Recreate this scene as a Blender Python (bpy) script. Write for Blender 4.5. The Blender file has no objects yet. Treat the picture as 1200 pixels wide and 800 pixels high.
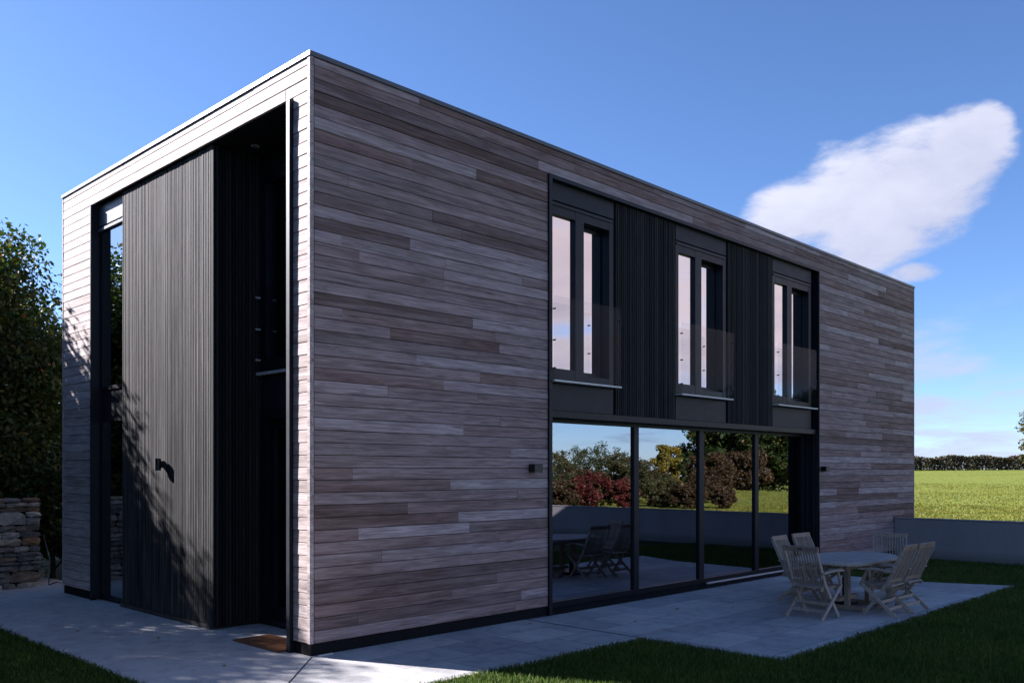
import bpy, math, random
import numpy as np
from mathutils import Vector, Matrix
random.seed(7)
rng = np.random.default_rng(7)
K = 1.19                      # facade measurements below are in 1.19 m units
S = bpy.context.scene
COL = S.collection
R = math.radians

# ------------------------------------------------------------------ helpers
class MB:
    """collects boxes, prisms and tubes; build() links them as one mesh object"""
    def __init__(self, k=1.0):
        self.v, self.f, self.k = [], [], k
    def add(self, vs, fs):
        n = len(self.v); k = self.k
        self.v += [(a[0]*k, a[1]*k, a[2]*k) for a in vs]
        self.f += [tuple(i+n for i in q) for q in fs]
        return self
    def box(self, x0, x1, y0, y1, z0, z1, c=0.0):
        if x1 < x0: x0, x1 = x1, x0
        if y1 < y0: y0, y1 = y1, y0
        if c <= 0:
            vs = [(x0,y0,z0),(x1,y0,z0),(x1,y1,z0),(x0,y1,z0),(x0,y0,z1),(x1,y0,z1),(x1,y1,z1),(x0,y1,z1)]
            return self.add(vs, [(0,3,2,1),(4,5,6,7),(0,1,5,4),(1,2,6,5),(2,3,7,6),(3,0,4,7)])
        # chamfered box: three quads per corner trimmed
        vs = []
        for sx, X in ((1,x0),(-1,x1)):
            for sy, Y in ((1,y0),(-1,y1)):
                for sz, Z in ((1,z0),(-1,z1)):
                    vs += [(X,Y+sy*c,Z+sz*c),(X+sx*c,Y,Z+sz*c),(X+sx*c,Y+sy*c,Z)]
        I = lambda a,b,d,n: (a*4+b*2+d)*3+n
        fs = [(I(0,0,0,0),I(0,0,1,0),I(0,1,1,0),I(0,1,0,0)),(I(1,0,0,0),I(1,1,0,0),I(1,1,1,0),I(1,0,1,0)),
              (I(0,0,0,1),I(1,0,0,1),I(1,0,1,1),I(0,0,1,1)),(I(0,1,0,1),I(0,1,1,1),I(1,1,1,1),I(1,1,0,1)),
              (I(0,0,0,2),I(0,1,0,2),I(1,1,0,2),I(1,0,0,2)),(I(0,0,1,2),I(1,0,1,2),I(1,1,1,2),I(0,1,1,2))]
        for d in (0,1):
            for b in (0,1):
                q=[I(0,b,d,1),I(0,b,d,2),I(1,b,d,2),I(1,b,d,1)]; fs.append(tuple(q if (b+d)%2==0 else q[::-1]))
        for d in (0,1):
            for a in (0,1):
                q=[I(a,0,d,0),I(a,1,d,0),I(a,1,d,2),I(a,0,d,2)]; fs.append(tuple(q if (a+d)%2==0 else q[::-1]))
        for b in (0,1):
            for a in (0,1):
                q=[I(a,b,0,0),I(a,b,0,1),I(a,b,1,1),I(a,b,1,0)]; fs.append(tuple(q if (a+b)%2==0 else q[::-1]))
        for a in (0,1):
            for b in (0,1):
                for d in (0,1):
                    q=(I(a,b,d,0),I(a,b,d,1),I(a,b,d,2)); fs.append(q if (a+b+d)%2==0 else q[::-1])
        return self.add(vs, fs)
    def bar(self, p, q, w, h, up=(0,0,1)):
        """rectangular bar from p to q: w across, h along 'up'"""
        p, q = Vector(p), Vector(q); d = (q-p).normalized()
        s = d.cross(Vector(up))
        if s.length < 1e-5: s = d.cross(Vector((1,0,0)))
        s.normalize(); u = s.cross(d).normalized()
        vs = [tuple(e+s*(a*w/2)+u*(b*h/2)) for e in (p,q) for a,b in ((-1,-1),(1,-1),(1,1),(-1,1))]
        return self.add(vs, [(0,3,2,1),(4,5,6,7),(0,1,5,4),(1,2,6,5),(2,3,7,6),(3,0,4,7)])
    def tube(self, pts, rad, n=8, cap=True):
        pts = [Vector(p) for p in pts]; rings = []; vs = []; fs = []
        if not hasattr(rad, '__len__'): rad = [rad]*len(pts)
        ref = Vector((0.3,0.9,0.1))
        for i,p in enumerate(pts):
            d = (pts[min(i+1,len(pts)-1)]-pts[max(i-1,0)]).normalized()
            a = d.cross(ref).normalized(); b = d.cross(a)
            for j in range(n):
                t = 2*math.pi*j/n
                vs.append(tuple(p+(a*math.cos(t)+b*math.sin(t))*rad[i]))
        for i in range(len(pts)-1):
            for j in range(n):
                fs.append((i*n+j, i*n+(j+1)%n, (i+1)*n+(j+1)%n, (i+1)*n+j))
        if cap:
            fs.append(tuple(range(n))[::-1]); fs.append(tuple(range((len(pts)-1)*n, len(pts)*n)))
        return self.add(vs, fs)
    def prism(self, poly, z0, z1):
        n = len(poly)
        vs = [(x,y,z0) for x,y in poly]+[(x,y,z1) for x,y in poly]
        return self.add(vs, [tuple(range(n))[::-1], tuple(range(n,2*n))]+[(i,(i+1)%n,n+(i+1)%n,n+i) for i in range(n)])
    def build(self, name, m, parent=None, label=None, smooth=False):
        me = bpy.data.meshes.new(name)
        me.from_pydata(self.v, [], self.f); me.update()
        if smooth: me.polygons.foreach_set('use_smooth', [True]*len(me.polygons))
        me.materials.append(m)
        o = bpy.data.objects.new(name, me); COL.objects.link(o)
        if parent: o.parent = parent
        if label: o['label'] = label
        return o

def np_mesh(name, verts, nper, m, parent=None, mats=None, smooth=False):
    """verts (N*nper,3): N separate polygons of nper vertices"""
    me = bpy.data.meshes.new(name); n = len(verts); N = n//nper
    me.vertices.add(n); me.vertices.foreach_set('co', verts.astype(np.float32).ravel())
    me.loops.add(n); me.loops.foreach_set('vertex_index', np.arange(n, dtype=np.int32))
    me.polygons.add(N); me.polygons.foreach_set('loop_start', np.arange(0,n,nper,dtype=np.int32))
    me.polygons.foreach_set('loop_total', np.full(N,nper,dtype=np.int32))
    me.update(calc_edges=True); me.validate()
    me.materials.append(m)
    o = bpy.data.objects.new(name, me); COL.objects.link(o)
    if parent: o.parent = parent
    return o

def tag(o, label=None, cat=None, group=None, kind=None):
    if label: o['label'] = label
    if cat: o['category'] = cat
    if group: o['group'] = group
    if kind: o['kind'] = kind
    return o
def empty(name, loc=(0,0,0), rz=0):
    o = bpy.data.objects.new(name, None); COL.objects.link(o)
    o.location = loc; o.rotation_euler = (0,0,rz); o.empty_display_size = .2
    return o
def copy_tree(o, parent=None):
    c = o.copy(); COL.objects.link(c)
    if parent: c.parent = parent
    for ch in [x for x in COL.objects if x.parent == o]: copy_tree(ch, c)
    return c

# ------------------------------------------------------------------ materials
class NT:
    def __init__(self, name):
        self.m = bpy.data.materials.new(name); self.m.use_nodes = True
        self.t = self.m.node_tree; self.t.nodes.clear()
        self.out = self.n('ShaderNodeOutputMaterial')
    def n(self, t, **kw):
        a = self.t.nodes.new(t)
        for k, v in kw.items(): setattr(a, k, v)
        return a
    def l(self, a, b): self.t.links.new(a, b)
    def val(self, sock, v):
        if hasattr(v, 'is_linked') or isinstance(v, bpy.types.NodeSocket): self.l(v, sock)
        else: sock.default_value = v
    def math(self, op, a, b=None, c=None, clamp=False):
        x = self.n('ShaderNodeMath', operation=op); x.use_clamp = clamp
        for i, v in enumerate((a,b,c)):
            if v is not None: self.val(x.inputs[i], v)
        return x.outputs[0]
    def vmath(self, op, a, b=None):
        x = self.n('ShaderNodeVectorMath', operation=op)
        self.val(x.inputs[0], a)
        if b is not None: self.val(x.inputs[1], b)
        return x.outputs[0]
    def noise(self, vec, scale, detail=4, rough=.55, dist=0):
        x = self.n('ShaderNodeTexNoise'); self.l(vec, x.inputs['Vector'])
        x.inputs['Scale'].default_value = scale; x.inputs['Detail'].default_value = detail
        x.inputs['Roughness'].default_value = rough; x.inputs['Distortion'].default_value = dist
        return x.outputs['Fac']
    def ramp(self, fac, stops, interp='LINEAR'):
        x = self.n('ShaderNodeValToRGB'); x.color_ramp.interpolation = interp
        e = x.color_ramp.elements
        while len(e) < len(stops): e.new(.5)
        for el, (p, c) in zip(e, stops):
            el.position = p; el.color = (c[0],c[1],c[2],1)
        self.l(fac, x.inputs[0]); return x.outputs[0]
    def mix(self, fac, a, b, mode='MIX'):
        x = self.n('ShaderNodeMix', data_type='RGBA', blend_type=mode)
        self.val(x.inputs[0], fac)
        for s, v in ((x.inputs[6],a),(x.inputs[7],b)):
            if isinstance(v, tuple): s.default_value = (v[0],v[1],v[2],1)
            else: self.l(v, s)
        return x.outputs[2]
    def obj(self): return self.n('ShaderNodeTexCoord').outputs['Object']
    def geo(self): return self.n('ShaderNodeNewGeometry')
    def mapping(self, vec, scale=(1,1,1), loc=None):
        x = self.n('ShaderNodeMapping'); self.l(vec, x.inputs['Vector'])
        x.inputs['Scale'].default_value = scale
        if loc is not None: self.l(loc, x.inputs['Location'])
        return x.outputs[0]
    def bump(self, h, strength=.3, dist=.01):
        x = self.n('ShaderNodeBump'); x.inputs['Strength'].default_value = strength
        x.inputs['Distance'].default_value = dist; self.l(h, x.inputs['Height']); return x.outputs[0]
    def bsdf(self, color, rough=.7, spec=.3, metal=0, normal=None, **kw):
        b = self.n('ShaderNodeBsdfPrincipled')
        if isinstance(color, tuple): b.inputs['Base Color'].default_value = (*color,1)
        else: self.l(color, b.inputs['Base Color'])
        self.val(b.inputs['Roughness'], rough); b.inputs['Specular IOR Level'].default_value = spec
        b.inputs['Metallic'].default_value = metal
        if normal is not None: self.l(normal, b.inputs['Normal'])
        return b
    def fin(self, sh):
        self.l(sh.outputs[0] if hasattr(sh,'outputs') else sh, self.out.inputs['Surface']); return self.m

def mat_cedar(name, axis):
    """weathered cedar boards running along x (axis 0) or y (axis 1); every board its own tone"""
    t = NT(name); g = t.geo(); r = g.outputs['Random Per Island']; ob = t.obj()
    off = t.n('ShaderNodeCombineXYZ'); t.l(t.math('MULTIPLY', r, 91.7), off.inputs[0]); t.l(t.math('MULTIPLY', r, 57.3), off.inputs[1]); t.l(t.math('MULTIPLY', r, 133.1), off.inputs[2])
    sc = (.55,7,7) if axis == 0 else (7,.55,7)
    p = t.mapping(ob, sc, off.outputs[0])
    sc2 = (1.6,30,75) if axis == 0 else (30,1.6,75)
    p2 = t.mapping(ob, sc2, off.outputs[0])
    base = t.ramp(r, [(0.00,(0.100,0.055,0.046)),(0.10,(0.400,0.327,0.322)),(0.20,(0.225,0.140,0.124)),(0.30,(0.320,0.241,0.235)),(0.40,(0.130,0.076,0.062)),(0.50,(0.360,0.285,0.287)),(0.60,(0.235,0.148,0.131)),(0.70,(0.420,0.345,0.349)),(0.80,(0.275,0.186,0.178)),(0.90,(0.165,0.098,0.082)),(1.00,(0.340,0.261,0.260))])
    if axis == 1: base = t.mix(.55, base, (.53,.475,.445))  # end-wall boards lightened in colour to imitate direct sun
    n1 = t.noise(p, 1.0, 5, .6, .6); n2 = t.noise(p2, 1.0, 6, .65, .25)
    c = t.mix(t.math('MULTIPLY', t.math('SUBTRACT', n1, .42, clamp=True), 1.1, clamp=True), base, (.40,.335,.325))
    c = t.mix(t.math('MULTIPLY', t.math('SUBTRACT', .48, n1, clamp=True), 2.4, clamp=True), c, (.10,.06,.045))
    gr = t.ramp(n2, [(.28,(.48,.46,.45)),(.45,(.88,.87,.87)),(.55,(1.04,1.04,1.04)),(.72,(1.42,1.41,1.40))])
    c = t.mix(1.0, c, gr, 'MULTIPLY')
    sc3 = (2.4,13,20) if axis == 0 else (13,2.4,20)
    n4 = t.noise(t.mapping(ob, sc3, off.outputs[0]), 1.0, 4, .6, .8)
    c = t.mix(1.0, c, t.ramp(n4, [(.3,(.70,.67,.66)),(.5,(1,1,1)),(.7,(1.26,1.27,1.29))]), 'MULTIPLY')
    # knots
    vo = t.n('ShaderNodeTexVoronoi'); t.l(t.mapping(ob, (1.1,7,7) if axis==0 else (7,1.1,7), off.outputs[0]), vo.inputs['Vector']); vo.inputs['Scale'].default_value = .9
    kn = t.math('SUBTRACT', 1, t.math('MULTIPLY', vo.outputs['Distance'], 7, clamp=True), clamp=True)
    c = t.mix(t.math('MULTIPLY', kn, .75), c, (.07,.045,.035))
    # large weather drift over the wall
    # nail heads near the board's middle line, in pairs along the studs
    big = t.noise(t.mapping(ob,(.35,.35,.5)), 1, 3, .5)
    c = t.mix(t.math('MULTIPLY', t.math('SUBTRACT', big, .5, clamp=True), .5), c, (.37,.31,.30))
    return t.fin(t.bsdf(c, .72, .25, normal=t.bump(n2, .35, .006)))

def mat_charred(name, silver=0.0):
    t = NT(name); g = t.geo(); r = g.outputs['Random Per Island']; ob = t.obj()
    n = t.noise(t.mapping(ob,(60,60,3)), 1, 6, .7); n3 = t.noise(t.mapping(ob,(1.2,1.2,.45)),1,4,.6)
    c = t.ramp(r, [(0,(.008,.009,.011)),(.45,(.020,.020,.022)),(.8,(.030,.029,.029)),(1,(.050,.048,.046))])
    c = t.mix(1.0, c, t.ramp(n, [(.3,(.55,.55,.55)),(.6,(1.15,1.15,1.15)),(.75,(2.6,2.5,2.4))]), 'MULTIPLY')
    c = t.mix(t.math('MULTIPLY', t.math('SUBTRACT', n3, .56, clamp=True), 1.6), c, (.06,.057,.054))
    if silver: c = t.mix(1.0, t.mix(t.math('MULTIPLY', t.math('SUBTRACT', t.noise(t.mapping(ob,(22,22,.7)),1,5,.65), .46, clamp=True), 3.2, clamp=True), c, (.10,.092,.08)), (silver,silver,silver), 'MULTIPLY')  # sunlit copy: paler streaks and brighter tone painted in as sunlight
    return t.fin(t.bsdf(c, .75, .16, normal=t.bump(n, .7, .006)))

def mat_metal(name, col, rough=.42, spec=.45):
    t = NT(name); n = t.noise(t.obj(), 9, 4, .6)
    c = t.mix(t.math('MULTIPLY', n, .35), col, tuple(v*.65 for v in col))
    return t.fin(t.bsdf(c, t.math('MULTIPLY_ADD', n, .2, rough-.1), spec))

def mat_simple(name, col, rough=.8, spec=.2, var=.25, scale=8, bump=.15):
    t = NT(name); ob = t.obj(); n = t.noise(ob, scale, 6, .6)
    c = t.mix(n, tuple(v*(1-var) for v in col), tuple(v*(1+var) for v in col))
    return t.fin(t.bsdf(c, rough, spec, normal=t.bump(n, bump, .01)))

def mat_glass(name, mirror, tint, gloss=(1,1,1), wob=0.0):
    t = NT(name)
    g = t.geo(); dp = t.n('ShaderNodeVectorMath', operation='DOT_PRODUCT'); t.l(g.outputs['Incoming'], dp.inputs[0]); t.l(g.outputs['Normal'], dp.inputs[1])
    fr = t.math('POWER', t.math('SUBTRACT', 1, t.math('ABSOLUTE', dp.outputs['Value']), clamp=True), 5.0)
    fac = t.math('ADD', t.math('MULTIPLY', fr, (1-mirror)*(.15 if mirror < .1 else 1)), mirror, clamp=True)
    gl = t.n('ShaderNodeBsdfGlossy'); gl.inputs['Color'].default_value = (*gloss,1); gl.inputs['Roughness'].default_value = 0.0
    if wob > 0:
        nz = t.noise(t.obj(), 1.1, 1, .4); t.l(t.bump(nz, wob, .01), gl.inputs['Normal'])
    tr = t.n('ShaderNodeBsdfTransparent'); tr.inputs['Color'].default_value = (*tint,1)
    mx = t.n('ShaderNodeMixShader'); t.l(fac, mx.inputs[0]); t.l(tr.outputs[0], mx.inputs[1]); t.l(gl.outputs[0], mx.inputs[2])
    return t.fin(mx)

def mat_leaf(name, stops, trans=.35, rough=.55):
    t = NT(name); r = t.geo().outputs['Random Per Island']
    c = t.ramp(r, stops)
    big = t.noise(t.obj(), .9, 3, .6)
    c = t.mix(1.0, c, t.ramp(big, [(.3,(.65,.7,.65)),(.7,(1.3,1.25,1.2))]), 'MULTIPLY')
    b = t.bsdf(c, rough, .25)
    tl = t.n('ShaderNodeBsdfTranslucent'); t.l(t.mix(1.0, c, (1.2,1.25,.6), 'MULTIPLY'), tl.inputs['Color'])
    mx = t.n('ShaderNodeMixShader'); mx.inputs[0].default_value = trans
    t.l(b.outputs[0], mx.inputs[1]); t.l(tl.outputs[0], mx.inputs[2])
    return t.fin(mx)

def mat_paving():
    t = NT('pale_concrete_paving'); ob = t.obj()
    n1 = t.noise(ob, .55, 5, .6, .4); n2 = t.noise(ob, 4.5, 6, .65, .5); n3 = t.noise(ob, 42, 4, .7)
    c = t.ramp(n1, [(.3,(.36,.352,.345)),(.5,(.43,.42,.41)),(.7,(.49,.48,.465))])
    c = t.mix(1.0, c, t.ramp(n2, [(.3,(.72,.73,.75)),(.5,(1,1,1)),(.72,(1.12,1.11,1.1))]), 'MULTIPLY')
    c = t.mix(1.0, c, t.ramp(n3, [(.3,(.82,.82,.82)),(.6,(1.06,1.06,1.06))]), 'MULTIPLY')
    # darker worn stone patches of slab size
    br = t.n('ShaderNodeTexBrick'); t.l(ob, br.inputs['Vector']); br.inputs['Scale'].default_value = 1.0
    br.inputs['Brick Width'].default_value = .9; br.inputs['Row Height'].default_value = .6; br.inputs['Mortar Size'].default_value = .006; br.inputs['Mortar Smooth'].default_value = .3
    br.inputs['Color1'].default_value = (1.14,1.13,1.10,1); br.inputs['Color2'].default_value = (.74,.755,.79,1); br.inputs['Mortar'].default_value = (.32,.32,.33,1)
    sp = t.n('ShaderNodeSeparateXYZ'); t.l(ob, sp.inputs[0]); pm = t.math('MULTIPLY_ADD', t.math('GREATER_THAN', sp.outputs[0], .3), .9, .12)
    c = t.mix(pm, c, br.outputs['Color'], 'MULTIPLY')
    st = t.math('MULTIPLY', t.math('SUBTRACT', t.noise(t.mapping(ob,(1,1.6,1)), 2.1, 5, .7, 1.2), .6, clamp=True), 4, clamp=True)
    c = t.mix(t.math('MULTIPLY', st, .75), c, (.17,.17,.175))
    s2 = t.math('MULTIPLY', t.math('SUBTRACT', t.noise(t.mapping(ob,(1.5,1,1)), 6.5, 4, .75, .8), .63, clamp=True), 6, clamp=True)
    c = t.mix(t.math('MULTIPLY', s2, .5), c, (.15,.145,.14))
    return t.fin(t.bsdf(c, .68, .3, normal=t.bump(t.math('ADD', n2, n3), .18, .008)))

def mat_stone():
    t = NT('dry_stone'); r = t.geo().outputs['Random Per Island']; ob = t.obj()
    c = t.ramp(r, [(0,(.14,.125,.115)),(.2,(.42,.385,.335)),(.4,(.20,.18,.16)),(.52,(.26,.155,.085)),(.6,(.46,.41,.345)),(.8,(.18,.165,.15)),(1,(.36,.32,.265))])
    n = t.noise(ob, 7, 7, .65, .4); n2 = t.noise(ob, 38, 5, .7)
    c = t.mix(1.0, c, t.ramp(n, [(.3,(.55,.55,.55)),(.6,(1.1,1.1,1.08)),(.75,(1.5,1.5,1.45))]), 'MULTIPLY')
    return t.fin(t.bsdf(c, .9, .15, normal=t.bump(t.math('ADD', n, n2), .7, .02)))

def mat_render():
    t = NT('grey_wall_render'); ob = t.obj()
    n = t.noise(t.mapping(ob,(1,1,.4)), .9, 6, .65); n2 = t.noise(ob, 55, 3, .6)
    c = t.ramp(n, [(.3,(.27,.243,.245)),(.7,(.345,.312,.312))])
    st = t.math('MULTIPLY', t.math('SUBTRACT', t.noise(t.mapping(ob,(3,3,.35)), 1.4, 5, .7), .57, clamp=True), 2.5, clamp=True)
    c = t.mix(t.math('MULTIPLY', st, .6), c, (.19,.18,.17))
    sp = t.n('ShaderNodeSeparateXYZ'); t.l(ob, sp.inputs[0])
    lowz = t.math('SUBTRACT', 1, t.math('MULTIPLY', t.math('ADD', sp.outputs[2], t.math('MULTIPLY', n, -.12)), 5.5, clamp=True), clamp=True)
    c = t.mix(t.math('MULTIPLY', lowz, .6), c, (.13,.125,.10))
    return t.fin(t.bsdf(c, .9, .15, normal=t.bump(n2, .25, .004)))

def mat_ground(name, a, b, c3, scale=1.0):
    t = NT(name); ob = t.obj()
    n = t.noise(ob, .18*scale, 6, .6, .5); n2 = t.noise(ob, 2.2*scale, 6, .7, .3); n3 = t.noise(ob, 14*scale, 4, .7)
    c = t.mix(t.math('MULTIPLY_ADD', n, 1.8, -.4, clamp=True), a, b)
    c = t.mix(t.math('MULTIPLY', t.math('SUBTRACT', n2, .48, clamp=True), 2.5, clamp=True), c, c3)
    c = t.mix(1.0, c, t.ramp(n3, [(.3,(.6,.6,.6)),(.65,(1.2,1.2,1.2))]), 'MULTIPLY')
    return t.fin(t.bsdf(c, .9, .1, normal=t.bump(t.math('ADD', n2, n3), .6, .06)))

def mat_mat():
    t = NT('coir'); ob = t.obj(); n = t.noise(ob, 160, 4, .8); n2 = t.noise(ob, 5, 4, .6)
    c = t.ramp(n, [(.3,(.10,.045,.025)),(.6,(.25,.115,.06)),(.8,(.36,.18,.10))])
    c = t.mix(1.0, c, t.ramp(n2, [(.3,(.75,.75,.75)),(.7,(1.15,1.15,1.15))]), 'MULTIPLY')
    return t.fin(t.bsdf(c, .95, .05, normal=t.bump(n, .9, .01)))

def mat_teak(name, sx=(30,30,30), pale=1.0):
    t = NT(name); g = t.geo(); r = g.outputs['Random Per Island']; ob = t.obj()
    n = t.noise(t.mapping(ob, sx), 1, 5, .65, .4); n2 = t.noise(ob, 3, 3, .5)
    c = t.ramp(r, [(0,(.25,.18,.13)),(.35,(.35,.275,.215)),(.7,(.43,.36,.30)),(1,(.28,.20,.145))])
    if pale != 1.0: c = t.mix(.75, c, (.36*pale/1.2,.35*pale/1.2,.34*pale/1.2))
    c = t.mix(1.0, c, t.ramp(n, [(.3,(.72,.70,.68)),(.55,(1.05,1.05,1.05)),(.75,(1.25,1.25,1.25))]), 'MULTIPLY')
    c = t.mix(t.math('MULTIPLY', t.math('SUBTRACT', n2, .55, clamp=True), 2, clamp=True), c, (.24,.16,.10))
    return t.fin(t.bsdf(c, .75, .2, normal=t.bump(n, .25, .003)))

def mat_bark(name, col=(.07,.055,.042)):
    t = NT(name); ob = t.obj(); n = t.noise(t.mapping(ob,(9,9,2.5)), 1, 6, .7, .5)
    c = t.mix(n, tuple(v*.5 for v in col), tuple(v*1.6 for v in col))
    return t.fin(t.bsdf(c, .95, .1, normal=t.bump(n, .8, .03)))

def mat_blade(name, stops, trans=.3):
    t = NT(name); r = t.geo().outputs['Random Per Island']; ob = t.obj()
    c = t.ramp(r, stops)
    big = t.noise(t.mapping(ob,(1,1,.01)), .7, 4, .6, .4)
    c = t.mix(1.0, c, t.ramp(big, [(.3,(.7,.78,.75)),(.7,(1.3,1.2,1.1))]), 'MULTIPLY')
    b = t.bsdf(c, .55, .25)
    tl = t.n('ShaderNodeBsdfTranslucent'); t.l(c, tl.inputs['Color'])
    mx = t.n('ShaderNodeMixShader'); mx.inputs[0].default_value = trans
    t.l(b.outputs[0], mx.inputs[1]); t.l(tl.outputs[0], mx.inputs[2])
    return t.fin(mx)

M = dict(
    cedar_x=mat_cedar('weathered_cedar_long', 0), cedar_y=mat_cedar('weathered_cedar_gable_sunlit', 1),
    char=mat_charred('charred_timber'), char_sunlit=mat_charred('charred_timber_sunlit', 1.25), frame=mat_metal('anthracite_frame', (.009,.011,.017), .42, .26),
    panel=mat_metal('anthracite_panel', (.013,.017,.027), .5, .28), steel=mat_metal('steel_edge', (.10,.105,.12), .4, .5),
    silver=mat_metal('silver_sill', (.62,.60,.56), .3, .7), membrane=mat_simple('black_membrane', (.008,.008,.009), .95, .05),
    plinth=mat_simple('black_plinth', (.012,.012,.013), .9, .1), soffit=mat_simple('dark_soffit', (.02,.02,.022), .8, .15),
    inner=mat_simple('inner_wall', (.03,.03,.032), .9, .1), floor=mat_simple('inner_floor', (.05,.042,.036), .6, .3),
    roof=mat_simple('roof_membrane', (.08,.08,.085), .9, .1), lampm=mat_metal('lamp_black', (.012,.012,.014), .35),
    white=mat_simple('white_enamel', (.7,.7,.7), .4, .4, .05), curtain=mat_simple('pale_curtain', (.75,.77,.77), .9, .05, .1, 3),
    glass_low=mat_glass('tinted_sliding_glass', .36, (.30,.32,.36), (.86,.88,.96), .02),
    glass_up=mat_glass('coated_window_glass', .72, (.30,.30,.33), (1.0,.95,.93), .02),
    glass_gable=mat_glass('gable_window_glass', .42, (.34,.38,.42), (.85,.95,1.0), .02),
    glass_door=mat_glass('clear_door_glass', .12, (.80,.90,.93), (.85,.95,1.0)),
    glass_clear=mat_glass('clear_balustrade_glass', .004, (.94,.95,.96), (1,1,1)),
    paving=mat_paving(), stone=mat_stone(), render=mat_render(), coir=mat_mat(),
    teak=mat_teak('silvered_teak'), teak_top=mat_teak('silvered_teak_top', (3,45,45), 1.35),
    bark=mat_bark('bark'), joint=mat_simple('paving_joint', (.03,.03,.032), .95, .05),
    lawn=mat_ground('lawn_soil', (.022,.036,.010), (.030,.05,.012), (.035,.045,.015), 2.0),
    field=mat_ground('meadow', (.165,.185,.027), (.125,.165,.025), (.20,.195,.042), .8),
    land=mat_ground('far_land', (.06,.08,.02), (.08,.10,.03), (.07,.08,.03), .3),
    blade=mat_blade('lawn_blade', [(0,(.045,.085,.014)),(.5,(.078,.135,.020)),(.85,(.115,.165,.03)),(1,(.20,.19,.06))]),
    fblade=mat_blade('meadow_blade', [(0,(.105,.135,.015)),(.5,(.16,.175,.02)),(.8,(.205,.20,.03)),(1,(.25,.205,.06))]),
    leaf_dark=mat_leaf('leaf_dark', [(0,(.018,.034,.009)),(.5,(.032,.055,.012)),(.85,(.055,.075,.016)),(.97,(.10,.09,.02)),(1,(.16,.06,.015))]),
    leaf_shrub=mat_leaf('leaf_shrub', [(0,(.025,.04,.014)),(.6,(.05,.065,.02)),(1,(.09,.075,.03))]),
    leaf_hedge=mat_leaf('leaf_hedge', [(0,(.030,.026,.014)),(.5,(.055,.048,.022)),(.8,(.075,.06,.035)),(1,(.10,.055,.035))], .2),
    leaf_brown=mat_leaf('leaf_brown', [(0,(.035,.022,.013)),(.5,(.065,.040,.022)),(.8,(.07,.058,.022)),(1,(.13,.055,.022))]),
    leaf_red=mat_leaf('leaf_red', [(0,(.05,.012,.012)),(.5,(.115,.018,.018)),(.8,(.17,.035,.026)),(1,(.07,.055,.022))]),
    leaf_yellow=mat_leaf('leaf_yellow', [(0,(.10,.09,.012)),(.5,(.20,.165,.02)),(1,(.30,.20,.03))]),
    leaf_olive=mat_leaf('leaf_olive', [(0,(.035,.042,.014)),(.5,(.06,.065,.022)),(1,(.11,.085,.03))]),
    fallen=mat_leaf('fallen_leaf', [(0,(.10,.05,.02)),(.5,(.20,.10,.03)),(1,(.30,.20,.06))], .1),
)

# ------------------------------------------------------------------ the house
L, W_, TOP = 14.72, 6.21, 5.56
Z0 = [.112 + i*.1159 for i in range(47)]            # board bottoms; top board is a narrow one
ROWS = [(z, z+.1159) for z in Z0[:46]] + [(Z0[46], 5.517)]
HEAD = Z0[44]                                        # 5.212: underside of the boards over the openings
house = tag(empty('modern_house'), 'two storey flat roofed house clad in weathered cedar boards with black framed openings', 'house')

def planks(mb, a0, a1, rows, axis, th=.020, minl=.9, maxl=3.6, whole=False, face=0.0):
    for (z0, z1) in rows:
        cuts = [a0]
        if not whole:
            x = a0 + random.uniform(.3, maxl)
            while x < a1-.35:
                cuts.append(x); x += random.uniform(minl, maxl)
        cuts.append(a1)
        for p, q in zip(cuts[:-1], cuts[1:]):
            j = random.uniform(-.0022,.0022); g = .0012
            za, zb = z0+.003, z1-.002
            t0, t1 = face-.0015+j, face+.0005+j          # lower edge stands slightly prouder than the top
            prof = [(face+th+.004, za),(t0+.003, za),(t0, za+.003),(t1, zb-.003),(t1+.003, zb),(face+th+.004, zb)]
            n = len(prof); vs = []
            for u in (p+g, q-g):
                for d, z in prof: vs.append((u,d,z) if axis == 0 else (d,u,z))
            fs = [tuple(range(n)), tuple(range(n,2*n))[::-1]] + [(i,n+i,n+(i+1)%n,(i+1)%n) for i in range(n)]
            if axis == 1: fs = [f[::-1] for f in fs]
            mb.add(vs, fs)

O0, O1 = 3.262, 10.30                                # opening in the long facade
m = MB(K)
planks(m, .043, O0, [r for r in ROWS if r[0] < HEAD-.01], 0)
planks(m, O1, L-.025, [r for r in ROWS if r[0] < HEAD-.01], 0)
planks(m, .043, L-.025, [r for r in ROWS if r[0] >= HEAD-.01], 0, minl=1.6, maxl=4.2)
m.build('cladding', M['cedar_x'], house, 'long side clad in horizontal weathered grey and brown cedar boards')
m = MB(K)
G0 = 5.15
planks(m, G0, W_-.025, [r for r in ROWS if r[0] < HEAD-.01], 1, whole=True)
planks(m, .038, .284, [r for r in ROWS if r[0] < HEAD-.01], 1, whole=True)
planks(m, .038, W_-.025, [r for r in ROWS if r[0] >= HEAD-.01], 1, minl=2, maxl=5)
m.build('cladding', M['cedar_y'], house, 'sunlit end wall clad in horizontal cedar boards')

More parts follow.
